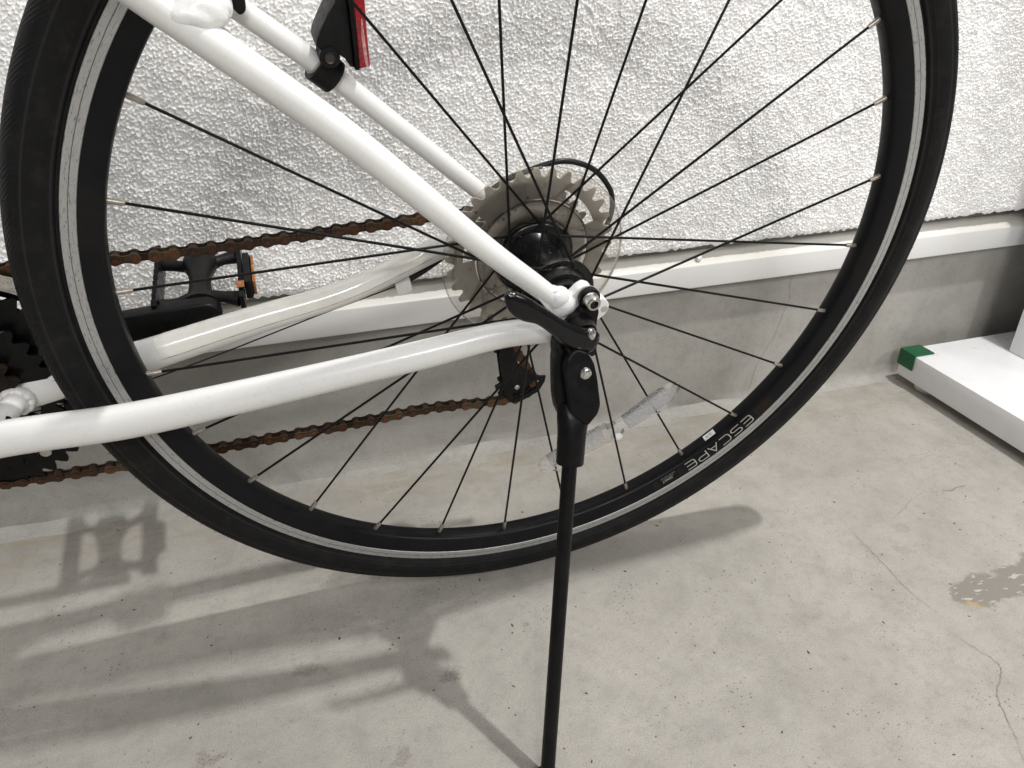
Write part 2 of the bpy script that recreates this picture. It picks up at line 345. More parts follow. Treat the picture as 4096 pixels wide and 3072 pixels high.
# ------------------------------------------------------------------ floor
me = mk('floor', [(-4, -4, 0), (4, -4, 0), (4, .36, 0), (-4, .36, 0)], [(0, 1, 2, 3)], 'floor_concrete', False)
floor = tag(obj('floor', me), kind='structure', label='pale grey concrete floor with scuffs, pinholes and a peeled patch')
def ribbon(name, pts, wd, mat, z=.0006, jit=.0015, sub=14):
    P, Q = catmull([(x, y, z) for x, y in pts], [wd] * len(pts), sub); vs = []; fs = []
    for i, p in enumerate(P):
        t = (P[min(i + 1, len(P) - 1)] - P[max(i - 1, 0)]).normalized(); nn = Vector((-t.y, t.x, 0)); j = random.uniform(-jit, jit)
        ww = wd * random.uniform(.25, 1) * (.3 + .7 * math.sin(PI * min(1, max(.02, i / (len(P) - 1)))))
        p = p + nn * j; vs += [p - nn * ww, p + nn * ww]
    for i in range(len(P) - 1): fs.append((2 * i, 2 * i + 1, 2 * i + 3, 2 * i + 2))
    return obj(name, mk(name, vs, fs, mat, False), floor)
ribbon('crack', [(.366, .02), (.362, -.02), (.360, -.058), (.357, -.09), (.358, -.117), (.364, -.136)], .00028, 'crack_dark', jit=.0008)
ribbon('crack', [(.352, -.150), (.360, -.175), (.366, -.1985), (.353, -.212), (.339, -.223), (.326, -.245), (.319, -.26), (.30, -.29)], .00042, 'crack_dark', jit=.0009)
ribbon('crack', [(-.125, -.02), (-.14, -.045), (-.155, -.062), (-.17, -.075)], .00022, 'crack_dark')
ribbon('crack', [(.40, -.01), (.43, .0), (.47, .02), (.51, .03)], .00022, 'crack_dark')
vs = []; fs = []; gr = random.Random(5)
for k in range(150):
    x, y = gr.uniform(-.45, .62), gr.uniform(-.27, .24); r_ = gr.choice((.0005, .0006, .0008, .0008, .0011)); a = gr.uniform(0, 6.28); e = gr.uniform(1, 2.6); b = len(vs)
    for p in ((1, 0), (0, 1), (-1, 0), (0, -1)): vs.append((x + r_ * (p[0] * e * math.cos(a) - p[1] * math.sin(a)), y + r_ * (p[0] * e * math.sin(a) + p[1] * math.cos(a)), .0001))
    vs.append((x, y, r_ * .8 + .0002)); fs += [(b, b + 1, b + 4), (b + 1, b + 2, b + 4), (b + 2, b + 3, b + 4), (b + 3, b, b + 4)]
tag(obj('loose_grit', mk('loose_grit', vs, fs, 'grit_brown', False), floor), kind='stuff')
# ------------------------------------------------------------------ wall
wall = empty('wall', loc=(0, .2705, 0)); wall.rotation_euler.z = .0128
tag(wall, 'white roughcast stucco wall above a white ledge and grey concrete plinth', 'wall')
def noise2(nx, ny, dx, lam, bw, seed):
    g = np.random.default_rng(seed); F = np.fft.fft2(g.standard_normal((ny, nx)))
    k = np.hypot(np.fft.fftfreq(nx, dx)[None, :], np.fft.fftfreq(ny, dx)[:, None]); k0 = 1 / lam
    f = np.fft.ifft2(F * np.exp(-((k - k0) / (bw * k0)) ** 2)).real; return f / f.std()
D = .00080; X0, X1, Z0, Z1 = -.58, 1.0, .239, .62
nx = int((X1 - X0) / D); nz = int((Z1 - Z0) / D)
big = noise2(nx, nz, D, .07, .6, 1); med = noise2(nx, nz, D, .0080, .45, 2); sm = noise2(nx, nz, D, .0039, .42, 3); ti = noise2(nx, nz, D, .0024, .35, 4); b2 = noise2(nx, nz, D, .022, .5, 5)
msk = .45 + .55 / (1 + np.exp(-(big + .6 * b2 + .8) * 2.0))
h = msk * ((1 - np.exp(-1.5 * np.clip(sm + .28 * med + .05, 0, None))) * .0021 + np.clip(ti + .1, 0, None) * .00085) + med * .00016 + b2 * .00013 + big * .00010
gx = X0 + np.arange(nx) * D; gz = Z0 + np.arange(nz) * D
g = np.random.default_rng(21)
for _ in range(36):  # trowel arcs left in the render coat
    cx, cz, rr, a0, da = g.uniform(X0, X1), g.uniform(Z0, Z1), g.uniform(.012, .05), g.uniform(0, 6.28), g.uniform(.6, 1.5)
    i0, i1 = np.searchsorted(gx, [cx - rr - .006, cx + rr + .006]); j0, j1 = np.searchsorted(gz, [cz - rr - .006, cz + rr + .006])
    if i1 - i0 < 3 or j1 - j0 < 3: continue
    XX, ZZ = np.meshgrid(gx[i0:i1], gz[j0:j1]); dd = np.hypot(XX - cx, (ZZ - cz) * 1.3) - rr; an = (np.arctan2(ZZ - cz, XX - cx) - a0) % 6.283
    wgt = np.clip(np.minimum(an, da - an) / .25, 0, 1); h[j0:j1, i0:i1] += wgt * (np.exp(-(dd / .0013) ** 2) * .0014 - np.exp(-((dd + .0034) / .0024) ** 2) * .0013)
vx, vz = np.meshgrid(gx, gz); low = noise2(nx, nz, D, .03, .5, 9)[0]
ed = np.clip((vz - Z0) / .006, 0, 1); hh = h * (.35 + .65 * ed)
vz2 = vz + (noise2(nx, nz, D, .012, .5, 8)[0] * .0009)[None, :] * (1 - np.clip((vz - Z0) / .01, 0, 1)) + hh * .15
vy = -.0095 - hh + (1 - ed) ** 2 * .0025
top = np.stack([vx, vy, vz2], -1).reshape(-1, 3)
back = np.stack([gx, np.full(nx, .02), vz2[0] + .004], -1)
V = np.concatenate([top, back]); idx = np.arange(nx * nz).reshape(nz, nx)
q1 = np.stack([idx[:-1, :-1], idx[:-1, 1:], idx[1:, 1:], idx[1:, :-1]], -1).reshape(-1, 4)
bi = nx * nz + np.arange(nx); q2 = np.stack([bi[:-1], bi[1:], idx[0, 1:], idx[0, :-1]], -1)
Q = np.concatenate([q1, q2]).astype(np.int32)
me = bpy.data.meshes.new('stucco_panel'); me.vertices.add(len(V)); me.vertices.foreach_set('co', V.astype(np.float32).ravel())
me.loops.add(Q.size); me.loops.foreach_set('vertex_index', Q.ravel()); me.polygons.add(len(Q)); me.polygons.foreach_set('loop_start', np.arange(0, Q.size, 4, dtype=np.int32))
me.polygons.foreach_set('loop_total', np.full(len(Q), 4, np.int32)); me.update(calc_edges=True); me.validate(); me.materials.append(MATS['stucco_white']); me.shade_smooth()
obj('stucco_panel', me, wall)
zt = Z0 + (nz - 1) * D; xr = X0 + (nx - 1) * D
for x0, x1, z0, z1 in ((-3, X0, Z0, 2.6), (xr, 3, Z0, 2.6), (X0, xr, zt, 2.6)):
    obj('stucco_panel', mk('stucco_panel', [(x0, -.0102, z0), (x1, -.0102, z0), (x1, -.0102, z1), (x0, -.0102, z1), (x0, .02, z0), (x1, .02, z0)], [(0, 1, 2, 3), (0, 4, 5, 1)], 'stucco_white', False), wall)
obj('gap_backing', mk('gap_backing', [(-3, .0195, .17), (3, .0195, .17), (3, .0195, .32), (-3, .0195, .32)], [(0, 1, 2, 3)], 'plinth_concrete', False), wall)
# flashing: profile in (y, z) swept along x, then plinth
prof = [(.02, .2250), (-.004, .2228), (-.0125, .2192), (-.0145, .2172), (-.0145, .1905), (-.0138, .1885), (-.0122, .1880), (-.0112, .190), (-.0108, .196), (.02, .196)]
xs = [-3, 3]; vs = [(x, y, z) for x in xs for y, z in prof]; m = len(prof)
obj('ledge_flashing', mk('ledge_flashing', vs, [(i, i + 1, m + i + 1, m + i) for i in range(m - 1)], 'flashing_white', angle=25), wall)
xs = np.linspace(-3, 3, 160); prof = [(0, .22), (0, .02), (-.001, .008), (-.006, .0025), (-.012, .0012), (-.02, -.001)]
vs = [(x, y + (0 if z > .01 else random.uniform(-.004, .003)), z) for x in xs for y, z in prof]; m = len(prof)
cb = obj('concrete_plinth', mk('concrete_plinth', vs, [(k * m + i, k * m + i + 1, (k + 1) * m + i + 1, (k + 1) * m + i) for k in range(len(xs) - 1) for i in range(m - 1)], 'plinth_concrete'), wall)
vs = []; fs = []
for k, (x, z) in enumerate([(.452, .19), (.448, .17), (.452, .15), (.444, .12), (.440, .10), (.428, .075), (.418, .055), (.414, .03), (.412, .01)]): vs += [(x - .0002, -.0006, z), (x + .0002, -.0006, z)]
for k in range(8): fs.append((2 * k, 2 * k + 1, 2 * k + 3, 2 * k + 2))
obj('hairline_crack', mk('hairline_crack', vs, fs, 'crack_dark', False), wall)
bm = bmesh.new(); bmesh.ops.create_icosphere(bm, subdivisions=2, radius=.004)
for v in bm.verts: v.co *= 1 + random.uniform(-.25, .25)
crumb = bmk('stucco_crumb', bm, 'stucco_white')
for x, y, z in ((.545, -.008, .2265), (.300, -.009, .2255)): obj('stucco_crumb', crumb, wall, (x, y, z))

# ------------------------------------------------------------------ white metal stand at the right
st = empty('metal_stand', loc=(.648, .20, 0)); tag(st, 'white painted metal stand with flat base, upright post and green corner cap', 'metal stand')
def L(p): return (p[0] - .648, p[1] - .20, p[2])
obj('base_plate', box('base_plate', L((.648, -.45, .014)), L((1.25, .258, .0525)), 'white_steel', .0012), st)
obj('post', box('post', L((.788, .085, .0527)), L((1.12, .207, 1.6)), 'white_steel', .0015), st)  # post widened out of view so it blocks lamps and darkens the wall
bm = bmesh.new()
for lo, hi in ((L((.6462, .231, .0305)), L((.6482, .2605, .0545))),):
    pass
cap = [(-.0022, .0305), (-.0022, .0548), (.032, .0548), (.032, .0527), (-.0004, .0527), (-.0004, .0305)]
vs = [(x, y, z) for y in (.031, .0602) for x, z in cap]; fs = [(i, (i + 1) % 6, 6 + (i + 1) % 6, 6 + i) for i in range(6)] + [tuple(range(6)), tuple(range(6, 12))]
m_ = mk('corner_cap', vs, fs, 'green_plastic'); bm.from_mesh(m_); obj('corner_cap', bmk('corner_cap', bm, 'green_plastic', 40, .0009, 3), st)
for x, y in ((.678, .225), (.678, -.40)): 
    obj('foot_pad', sweep('foot_pad', [L((x, y, .0)), L((x, y, .004)), L((x, y, .0139))], [.017, .0185, .0185], 'white_steel', 24, False, upv=(1, 0, 0)), st)
pts = [(.512, .022), (.522, .018), (.532, .021), (.545, .020)]
hair = obj('hair_strand', sweep('hair_strand', [(x - .53, y - .02, .0012) for x, y in pts], [.00018] * 4, 'hair_dark', 6, upv=(0, 0, 1)), None, (.53, .02, 0))
tag(hair, 'thin dark curled hair lying on the floor beside the white stand', 'hair')

# ------------------------------------------------------------------ bicycle (coordinates: origin at rear axle, x to the rear, y to the wall, z up)
LEAN = R(9.98); HW = .342; ZB = .347
bike = empty('bicycle'); bike.rotation_euler.x = LEAN
bike.location = Vector((0, 0, HW)) + Euler((LEAN, 0, 0)).to_matrix() @ Vector((0, 0, -ZB))
tag(bike, 'white bicycle with black spoked rear wheel, rusty chain and black kickstand', 'bicycle')
def grp(name): return empty(name, bike, (0, 0, ZB))
def part(name, me, parent=None):
    if parent is None: return obj(name, me, bike, (0, 0, ZB))
    return obj(name, me, parent)
# ---- frame tubes
ls = [(-.0140, -.0695, .0148), (-.0300, -.0688, .0290), (-.0656, -.067, .0599), (-.1415, -.058, .1295), (-.2009, -.050, .1767), (-.2415, -.044, .2087), (-.33, -.034, .285)]
part('seat_stay', sweep('seat_stay', ls, [.0066, .0071, .0077, .0090, .0090, .0089, .0089], 'white_paint', 28))
rs = [(0.0, .066, .006), (-.0326, .060, .0364), (-.1244, .052, .1192), (-.1530, .048, .1440), (-.1918, .045, .1751), (-.24, .041, .215), (-.33, .034, .29)]
part('seat_stay', sweep('seat_stay', rs, [.0062, .0069, .0070, .0071, .0072, .0075, .0085], 'white_paint', 28))
lc = [(-.0180, -.0695, -.0090), (-.0526, -.0685, -.0087), (-.1035, -.065, -.0184), (-.1539, -.060, -.0283), (-.2281, -.052, -.0428), (-.2992, -.046, -.0538), (-.3742, -.042, -.0570), (-.43, -.040, -.066)]
part('chain_stay', sweep('chain_stay', lc, [(.0088, .0090), (.009, .0094), (.0095, .0103), (.0098, .0106), (.0102, .0117), (.0105, .0127), (.0105, .0127), (.0105, .013)], 'white_paint', 30))
rc = [(-.012, .068, .004), (-.0597, .060, -.0072), (-.1380, .058, -.0384), (-.2167, .054, -.0538), (-.2923, .048, -.0683), (-.3677, .045, -.0822), (-.43, .042, -.090)]
part('chain_stay', sweep('chain_stay', rc, [(.008, .0085), (.0088, .0092), (.0092, .0096), (.0104, .0114), (.0108, .0131), (.0110, .0152), (.0110, .0152)], 'white_paint', 30))
def partial(name, pts, rad, a0, a1, mat, lift, s0, s1, n=14):   # film on the upper near side of a tube
    P, Q = catmull(pts, [(r, r) if isinstance(r, float) else r for r in rad], 10); vs = []; fs = []
    i0, i1 = int(s0 * (len(P) - 1)), int(s1 * (len(P) - 1)); c = 0
    for i in range(i0, i1 + 1):
        t = (P[min(i + 1, len(P) - 1)] - P[max(i - 1, 0)]).normalized(); a = (Vector((0, 1, 0)) - t * t.y).normalized(); b = t.cross(a)
        e = min(1, (i - i0) / 1.5 + .55, (i1 - i) / 1.5 + .55); am = (a0 + a1) / 2
        for j in range(n + 1):
            g = R(am + (a0 + (a1 - a0) * j / n - am) * e); vs.append(P[i] + a * (math.cos(g) * (Q[i][0] + lift)) + b * (math.sin(g) * (Q[i][1] + lift)))
    for i in range(i1 - i0):
        for j in range(n): fs.append((i * (n + 1) + j, i * (n + 1) + j + 1, (i + 1) * (n + 1) + j + 1, (i + 1) * (n + 1) + j))
    return mk(name, vs, fs, mat)
FC = [(.008, .0085), (.0088, .0092), (.0092, .0096), (.0104, .0114), (.0108, .0131), (.0110, .0152), (.0110, .0152)]
film = partial('protective_film', rc, FC, 178, 300, 'protect_film', .0003, .20, .66)
part('film_edge', partial('film_edge', rc, FC, 175.5, 178.5, 'film_dirt', .00035, .205, .655, 2))
tag(part('protective_film', film), 'slightly yellowed clear film on the far chain stay')
# V-brake boss and weld on the near stay, brake arm on the far stay
def lump(name, c, r, mat, sub=3, sq=(1, 1, 1), amp=.12, freq=140):
    from mathutils import noise as mn
    bm = bmesh.new(); bmesh.ops.create_icosphere(bm, subdivisions=sub, radius=1)
    for v in bm.verts:
        d = 1 + amp * mn.noise(Vector((v.co.x * r * freq, v.co.y * r * freq, v.co.z * r * freq)) + Vector(c) * 30)
        v.co = Vector((c[0] + v.co.x * r * sq[0] * d, c[1] + v.co.y * r * sq[1] * d, c[2] + v.co.z * r * sq[2] * d))
    return bmk(name, bm, mat, 60)
part('brake_boss', sweep('brake_boss', [(-.215, -.046, .193), (-.207, -.040, .192), (-.200, -.028, .190), (-.199, -.012, .189)], [.013, .0105, .0075, .007], 'white_weld', 22))
part('brake_boss', sweep('brake_boss', [(-.205, .044, .188), (-.203, .03, .188), (-.201, .012, .187)], [.011, .0085, .0065], 'white_weld', 20))
part('brake_weld', lump('brake_weld', (-.2105, -.0450, .1925), .0140, 'white_weld', 4, (1.1, .9, .8), .12, 120))
part('brake_arm', plate('brake_arm', [(-.1985, .186), (-.1935, .178), (-.1895, .1725), (-.1855, .175), (-.185, .182), (-.192, .20), (-.21, .26), (-.222, .26)], .030, .040, 'black_plastic', .0012, rnd=.003))
# bridge between the chain stays, with weld beads
part('chain_stay_bridge', sweep('chain_stay_bridge', [(-.3925, -.04, -.0640), (-.3880, 0, -.0745), (-.3835, .040, -.085)], [.0085, .0078, .0090], 'white_weld', 26))
vs = []; fs = []; n1, n2 = 60, 12
for i in range(n1):
    a = 2 * PI * i / n1; rp2 = 1 + .03 * abs(math.sin(a * 5.5))
    for j in range(n2):
        b = 2 * PI * j / n2; rr = .0092 * rp2 + .0030 * math.cos(b); vs.append((-.3845 + rr * math.cos(a), .0320 + .0046 * math.sin(b) + .0005 * math.sin(a * 11), -.0830 + rr * math.sin(a)))
for i in range(n1):
    for j in range(n2): fs.append((i * n2 + j, i * n2 + (j + 1) % n2, ((i + 1) % n1) * n2 + (j + 1) % n2, ((i + 1) % n1) * n2 + j))
part('weld_bead', mk('weld_bead', vs, fs, 'white_weld', angle=80))
part('bridge_hole', ycyl('bridge_hole', -.3815, -.0722, [(-.0075, .0026), (-.0020, .0026)], 'black_satin', 16))
part('bottom_bracket', lathe('bottom_bracket', [(-.034, 0), (-.034, .02), (.034, .02), (.034, 0)], 'white_paint', 32, c=(-.435, 0, -.078)))
part('seat_tube', sweep('seat_tube', [(-.435, 0, -.078), (-.352, 0, .20), (-.30, 0, .37)], [.017, .0155, .0155], 'white_paint', 24, False))
# ---- near dropout
dp = [(-.030, .0225), (-.0166, .0262), (-.0115, .0240), (-.0075, .0185), (-.0039, .0212), (-.001, .0250), (.0036, .0275), (.0088, .0255), (.0108, .0215), (.0135, .0165), (.0166, .0152), (.0206, .0142), (.0240, .0095), (.0238, .0044), (.0212, .0005), (.0160, -.0033), (.0105, -.0075), (.004, -.011), (-.004, -.0125), (-.0110, -.0130), (-.0125, -.0160), (-.0142, -.0178), (-.0170, -.0165), (-.0190, -.0142), (-.0260, -.0160), (-.029, -.012), (-.024, -.004), (-.014, .001), (-.014, .006), (-.022, .012)]
part('dropout', plate('dropout', dp, -.0745, -.0665, 'white_weld', .0018, 3, rnd=.0016))
part('dropout_joint', lump('dropout_joint', (-.0095, -.0715, .0120), .0098, 'white_weld', 3, (1.0, .72, 1.0), .18, 90))
part('dropout_joint', lump('dropout_joint', (-.0220, -.0710, -.0092), .0092, 'white_weld', 3, (1.15, .75, .82), .18, 90))
part('dropout_joint', lump('dropout_joint', (-.0135, -.0712, .0178), .0086, 'white_weld', 3, (1.0, .78, 1.0), .12, 90))
part('dropout_joint', lump('dropout_joint', (-.0140, -.0725, -.0145), .0042, 'white_weld', 3, (1.0, .9, 1.0), .15, 90))
part('eyelet_hole', ycyl('eyelet_hole', .0207, .0062, [(-.0749, .0024), (-.0740, .0024)], 'sleeve_grey', 18))
part('dropout', plate('dropout', [(x, z) for x, z in dp], .0665, .0735, 'white_weld', .0015, 2, rnd=.0016))
# rack bolt with washer in the upper eyelet
bolt = grp('rack_bolt'); bolt['label'] = 'silver hex socket bolt with black washer at the rear dropout'
def tl(y): return (0.0, 0.0)
obj('washer', lathe('washer', [(-.080, 0), (-.080, .0068), (-.0795, .0075), (-.0765, .0075), (-.0755, .0068), (-.0755, 0)], 'black_satin', 32, c=(.0062, 0, .0196)), bolt)
obj('spacer', lathe('spacer', [(-.0755, .0072), (-.0742, .0072), (-.0742, 0)], 'bolt_steel', 28, c=(.0062, 0, .0196)), bolt)
hx = [(-.0876, 0.0)]
obj('bolt_head', lathe('bolt_head', [(-.0800, .0056), (-.0810, .0057), (-.0815, .0050), (-.0866, .0050), (-.0876, .0044), (-.0876, .0030), (-.0845, .0029), (-.0845, 0)], 'bolt_steel', 30, c=(.0062, 0, .0196), angle=25), bolt)
obj('hex_socket', mk('hex_socket', [(.0062 + .0029 * math.cos(R(60 * i + 15)), -.0874 + d, .0196 + .0029 * math.sin(R(60 * i + 15))) for d in (0, .0026) for i in range(6)], [(i, (i + 1) % 6, 6 + (i + 1) % 6, 6 + i) for i in range(6)] + [tuple(range(6, 12))], 'tooth_dark', False), bolt)
# ---- rear wheel
wh = grp('rear_wheel')
Rt, wt = .347, .0166
prof = [(.0100, .3150), (.0104, .3182), (.0122, .3192), (.0126, .3200), (.0128, .3208), (.0142, .3228), (.0149, .3236), (.0148, .3242), (.0158, .3266), (.0165, .3305), (.0161, .3345), (.0152, .3374), (.0153, .3382), (.0146, .3392)]
crown = [(y, Rt - (abs(y) / .0142) ** 2.3 * .0066) for y in np.linspace(.0138, -.0138, 15)]
tp = prof + crown + [(-y, r) for y, r in prof[::-1]]
part('tyre', lathe('tyre', tp, 'tyre_rubber', 220, uv=True, angle=28), wh)
face = lambda r: -.0113 + max(0, (.3072 - r)) / .0117 * .0030   # near face of the rim
rp = [(.0098, .3168), (.0112, .3160), (.0110, .3072), (.0083, .2955), (.0068, .2936), (.0040, .2927), (0, .2924), (-.0040, .2927), (-.0068, .2936), (-.0083, .2955), (-.0110, .3072), (-.0112, .3160), (-.0098, .3168)]
part('rim', lathe('rim', rp, 'rim_black', 200, angle=50), wh)
for sg in (-1, 1):
    part('brake_track', lathe('brake_track', [(sg * .0112, .3073), (sg * .0117, .3076), (sg * .01165, .3160), (sg * .0112, .3163)], 'brake_track', 200, uv=True, angle=50), wh)
# spokes: 28, two-cross, odd ones to the near flange
A0 = 151.33; NY, NR = (-.038, .022); DY, DR = (.014, .024)
nip_me = sweep('nipple', [(0, 0, -.0005), (0, 0, .0095), (0, 0, .0112)], [.00195, .00185, .0013], 'nipple_brass', 10, False)
spk = {}
for i in range(28):
    a = R(A0 + i * 360 / 28); near = i % 2 == 1; sg = 1 if i % 4 in (0, 3) else -1
    yf, rf = (NY, NR) if near else (DY, DR); hb = a + sg * 2 * 2 * PI / 14
    off = .0022 * (1 if (i // 2) % 2 else -1)
    r0 = Vector((.2935 * math.cos(a), -.0012 if near else .0012, .2935 * math.sin(a))); h0 = Vector((rf * math.cos(hb), yf + off, rf * math.sin(hb)))
    d = (h0 - r0).normalized(); q = d.to_track_quat('Z', 'Y')
    o = part('nipple', nip_me, wh); o.location = r0; o.rotation_mode = 'QUATERNION'; o.rotation_quaternion = q
    elbow = h0 + Vector((0, -off * 1.6, 0)) - d * .0
    part('spoke', sweep('spoke', [r0 + d * .010, h0 - d * .003, h0, elbow], [.00098, .00098, .00115, .00115], 'black_spoke', 8, False, upv=(.3, .9, .2)), wh)
# hub
hp = [(-.062, .0085), (-.058, .0120), (-.0545, .0125), (-.0542, .0165), (-.0480, .0170), (-.0475, .0205), (-.0425, .0215), (-.0402, .0225), (-.0400, .0268), (-.0392, .0276), (-.0366, .0276), (-.0357, .0268), (-.0352, .0212), (-.0300, .0180), (-.020, .0165), (-.008, .0168), (.004, .0190), (.0112, .0235), (.0120, .0282), (.0128, .029), (.0152, .029), (.0160, .0282), (.0165, .018), (.02, .0175)]
part('hub_shell', lathe('hub_shell', [(hp[0][0], 0)] + hp, 'black_hub', 64, angle=40), wh)
hd = sweep('spoke_head', [(0, -.0012, 0), (0, .0004, 0), (0, .001, 0)], [.0012, .0022, .0012], 'black_spoke', 10, False, upv=(1, 0, 0))
for j in range(7):
    for yf, rf, dy in ((NY, NR, -.0022), (DY, DR, -.0022)):
        hb = R(A0 + (4 * j + (1 if yf < 0 else 2)) * 360 / 28) - 4 * PI / 14
        o = part('spoke_head', hd, wh); o.location = (rf * math.cos(hb), yf + dy, rf * math.sin(hb))
# clear spoke protector disc
pd_ = [(.0185, .030), (.0180, .034), (.0174, .0440), (.0178, .0449), (.0171, .0458), (.0170, .048), (.0155, .0600), (.0142, .0705), (.0146, .0722), (.0150, .0724)]
dm = lathe('spoke_protector', pd_, 'clear_disc', 96, angle=50); so = part('spoke_protector', dm, wh)
sm_ = so.modifiers.new('solid', 'SOLIDIFY'); sm_.thickness = .0009; sm_.offset = 1
# lettering along the rim
def strokes(name, polys, wd, mat, mapf):
    vs = []; fs = []
    for pl in polys:
        pl = [Vector((x, y)) for x, y in pl]; n = len(pl); cl = (pl[0] - pl[-1]).length < 1e-6
        if cl: pl = pl[:-1]; n -= 1
        b = len(vs)
        for i in range(n):
            p0 = pl[i - 1] if (i or cl) else pl[i]; p1 = pl[(i + 1) % n] if (i < n - 1 or cl) else pl[i]
            u = (pl[i] - p0); v = (p1 - pl[i]); u = u.normalized() if u.length else v.normalized(); v = v.normalized() if v.length else u
            t = (u + v).normalized(); nn = Vector((-t.y, t.x)); k = wd / max(.45, nn.dot(Vector((-u.y, u.x))))
            vs += [mapf(*(pl[i] - nn * k)), mapf(*(pl[i] + nn * k))]
        for i in range(n if cl else n - 1): j = (i + 1) % n; fs.append((b + 2 * i, b + 2 * i + 1, b + 2 * j + 1, b + 2 * j))
    return mk(name, vs, fs, mat, False)
def arc(cx, cy, rx, ry, a0, a1, n=8): return [(cx + rx * math.cos(R(a0 + (a1 - a0) * i / n)), cy + ry * math.sin(R(a0 + (a1 - a0) * i / n))) for i in range(n + 1)]
GL = {'E': [[(1, 1)] + arc(.22, .78, .22, .22, 90, 180, 4) + arc(.22, .22, .22, .22, 180, 270, 4) + [(1, 0)], [(.02, .5), (.95, .5)]],
      'S': [[(1, 1)] + arc(.25, .75, .25, .25, 90, 270, 8) + arc(.75, .25, .25, .25, 90, -90, 8) + [(0, 0)]],
      'C': [[(1, 1)] + arc(.3, .7, .3, .3, 90, 180, 5) + arc(.3, .3, .3, .3, 180, 270, 5) + [(1, 0)]],
      'A': [[(0, 0), (.5, 1), (1, 0)], [(.2, .34), (.8, .34)]],
      'P': [[(.0, 0), (.0, 1), (.7, 1)] + arc(.7, .72, .28, .28, 90, -90, 8)[1:] + [(.0, .44)]]}
def rimmap(ang0, r0, h, wdeg, lift=.00035, shear=.0):
    def f(x, y):
        r = r0 + y * h; a = R(ang0 - x * wdeg); return Vector((r * math.cos(a), face(r) - lift, r * math.sin(a)))
    return f
for k, ch in enumerate('ESCAPE'):
    part('rim_letter', strokes('rim_letter', GL[ch], .052, 'letter_ink', rimmap(-39.6 - 2.68 * k, .2960, .0084, 2.05)), wh)
for a0, a1 in ((-34.6, -38.6), (-55.9, -57.0), (-61.3, -62.4)):
    mp_ = rimmap(a0, .2962, .0098, a0 - a1, .0002); part('rim_decal', mk('rim_decal', [mp_(x / 6, y) for y in (0, 1) for x in range(7)], [(i, i + 1, 8 + i, 7 + i) for i in range(6)], 'decal_brown', False), wh)
def textmesh(name, txt, mat, mapf, size=1, shear=0):
    cu = bpy.data.curves.new(name, 'FONT'); cu.body = txt; cu.size = size; cu.shear = shear; cu.resolution_u = 3
    to = bpy.data.objects.new(name, cu); COL.objects.link(to); dg = bpy.context.evaluated_depsgraph_get(); me = bpy.data.meshes.new_from_object(to.evaluated_get(dg))
    bpy.data.objects.remove(to); me.materials.clear(); me.materials.append(MATS[mat])
    mx = max(v.co.x for v in me.vertices) or 1; my = max(v.co.y for v in me.vertices)
    for v in me.vertices: v.co = mapf(v.co.x / mx, v.co.y / my)
    return me
part('rim_print', textmesh('rim_print', 'GIANT', 'letter_ink', rimmap(-58.2, .2995, .0026, 2.3), shear=.2), wh)
part('rim_print', textmesh('rim_print', 'ETRTO 622-17', 'dull_ink', rimmap(-57.9, .2978, .0013, 2.6)), wh)
part('rim_print', textmesh('rim_print', 'DOUBLE WALL RIM', 'dull_ink', rimmap(-57.4, .2960, .0013, 3.1)), wh)
def bedmap(a0, y0, hy, wdeg, lift):
    def f(x, y):
        a = R(a0 - x * wdeg); r = .2925 - lift; return Vector((r * math.cos(a), y0 - y * hy, r * math.sin(a)))
    return f
bmf = bedmap(-46.6, .0035, .0062, 2.5, .0004)
part('date_sticker', mk('date_sticker', [bmf(x / 6, y) for y in (0, 1) for x in range(7)], [(i, i + 1, 8 + i, 7 + i) for i in range(6)], 'sticker_white', False), wh)
part('sticker_print', textmesh('sticker_print', '23.10', 'sticker_black', bedmap(-47.2, .0018, .0030, 1.4, .0007)), wh)
def tyremap(a0, wdeg):
    def f(x, y):
        a = R(a0 - x * wdeg); r = .3270 + y * .0052; yy = np.interp(r, [.3265, .3305, .3355], [-.0158, -.0166, -.0160]) - .00025
        return Vector((r * math.cos(a), yy, r * math.sin(a)))
    return f
part('tyre_print', textmesh('tyre_print', 'NYLON', 'tyre_rubber', tyremap(24.5, 5.2)), wh)
# moulding hairs on the tread
vs = []; fs = []
for i in range(150):
    for sgn in (-1, 0, 1):
        if random.random() < .25: continue
        a = R(i * 360 / 150 + sgn * .5); y = sgn * .0105 + random.uniform(-.0006, .0006); r0 = Rt - (abs(y) / .0142) ** 2.3 * .0066 - .0004
        l = random.uniform(.0012, .0034); q = random.uniform(-.012, .012); b = len(vs); w_ = .00032
        e = Vector((math.cos(a), 0, math.sin(a))); t = Vector((-math.sin(a), 0, math.cos(a))); p = e * r0 + Vector((0, y, 0)); tip = e * (r0 + l) + t * l * random.uniform(-.5, .5) + Vector((0, y * 1.05, 0))
        vs += [p + t * w_, p - t * w_ * .5 + Vector((0, w_, 0)), p - t * w_ * .5 - Vector((0, w_, 0)), tip]; fs += [(b, b + 1, b + 3), (b + 1, b + 2, b + 3), (b + 2, b, b + 3)]
tag(part('tyre_hair', mk('tyre_hair', vs, fs, 'tyre_rubber', False), wh), kind='stuff')
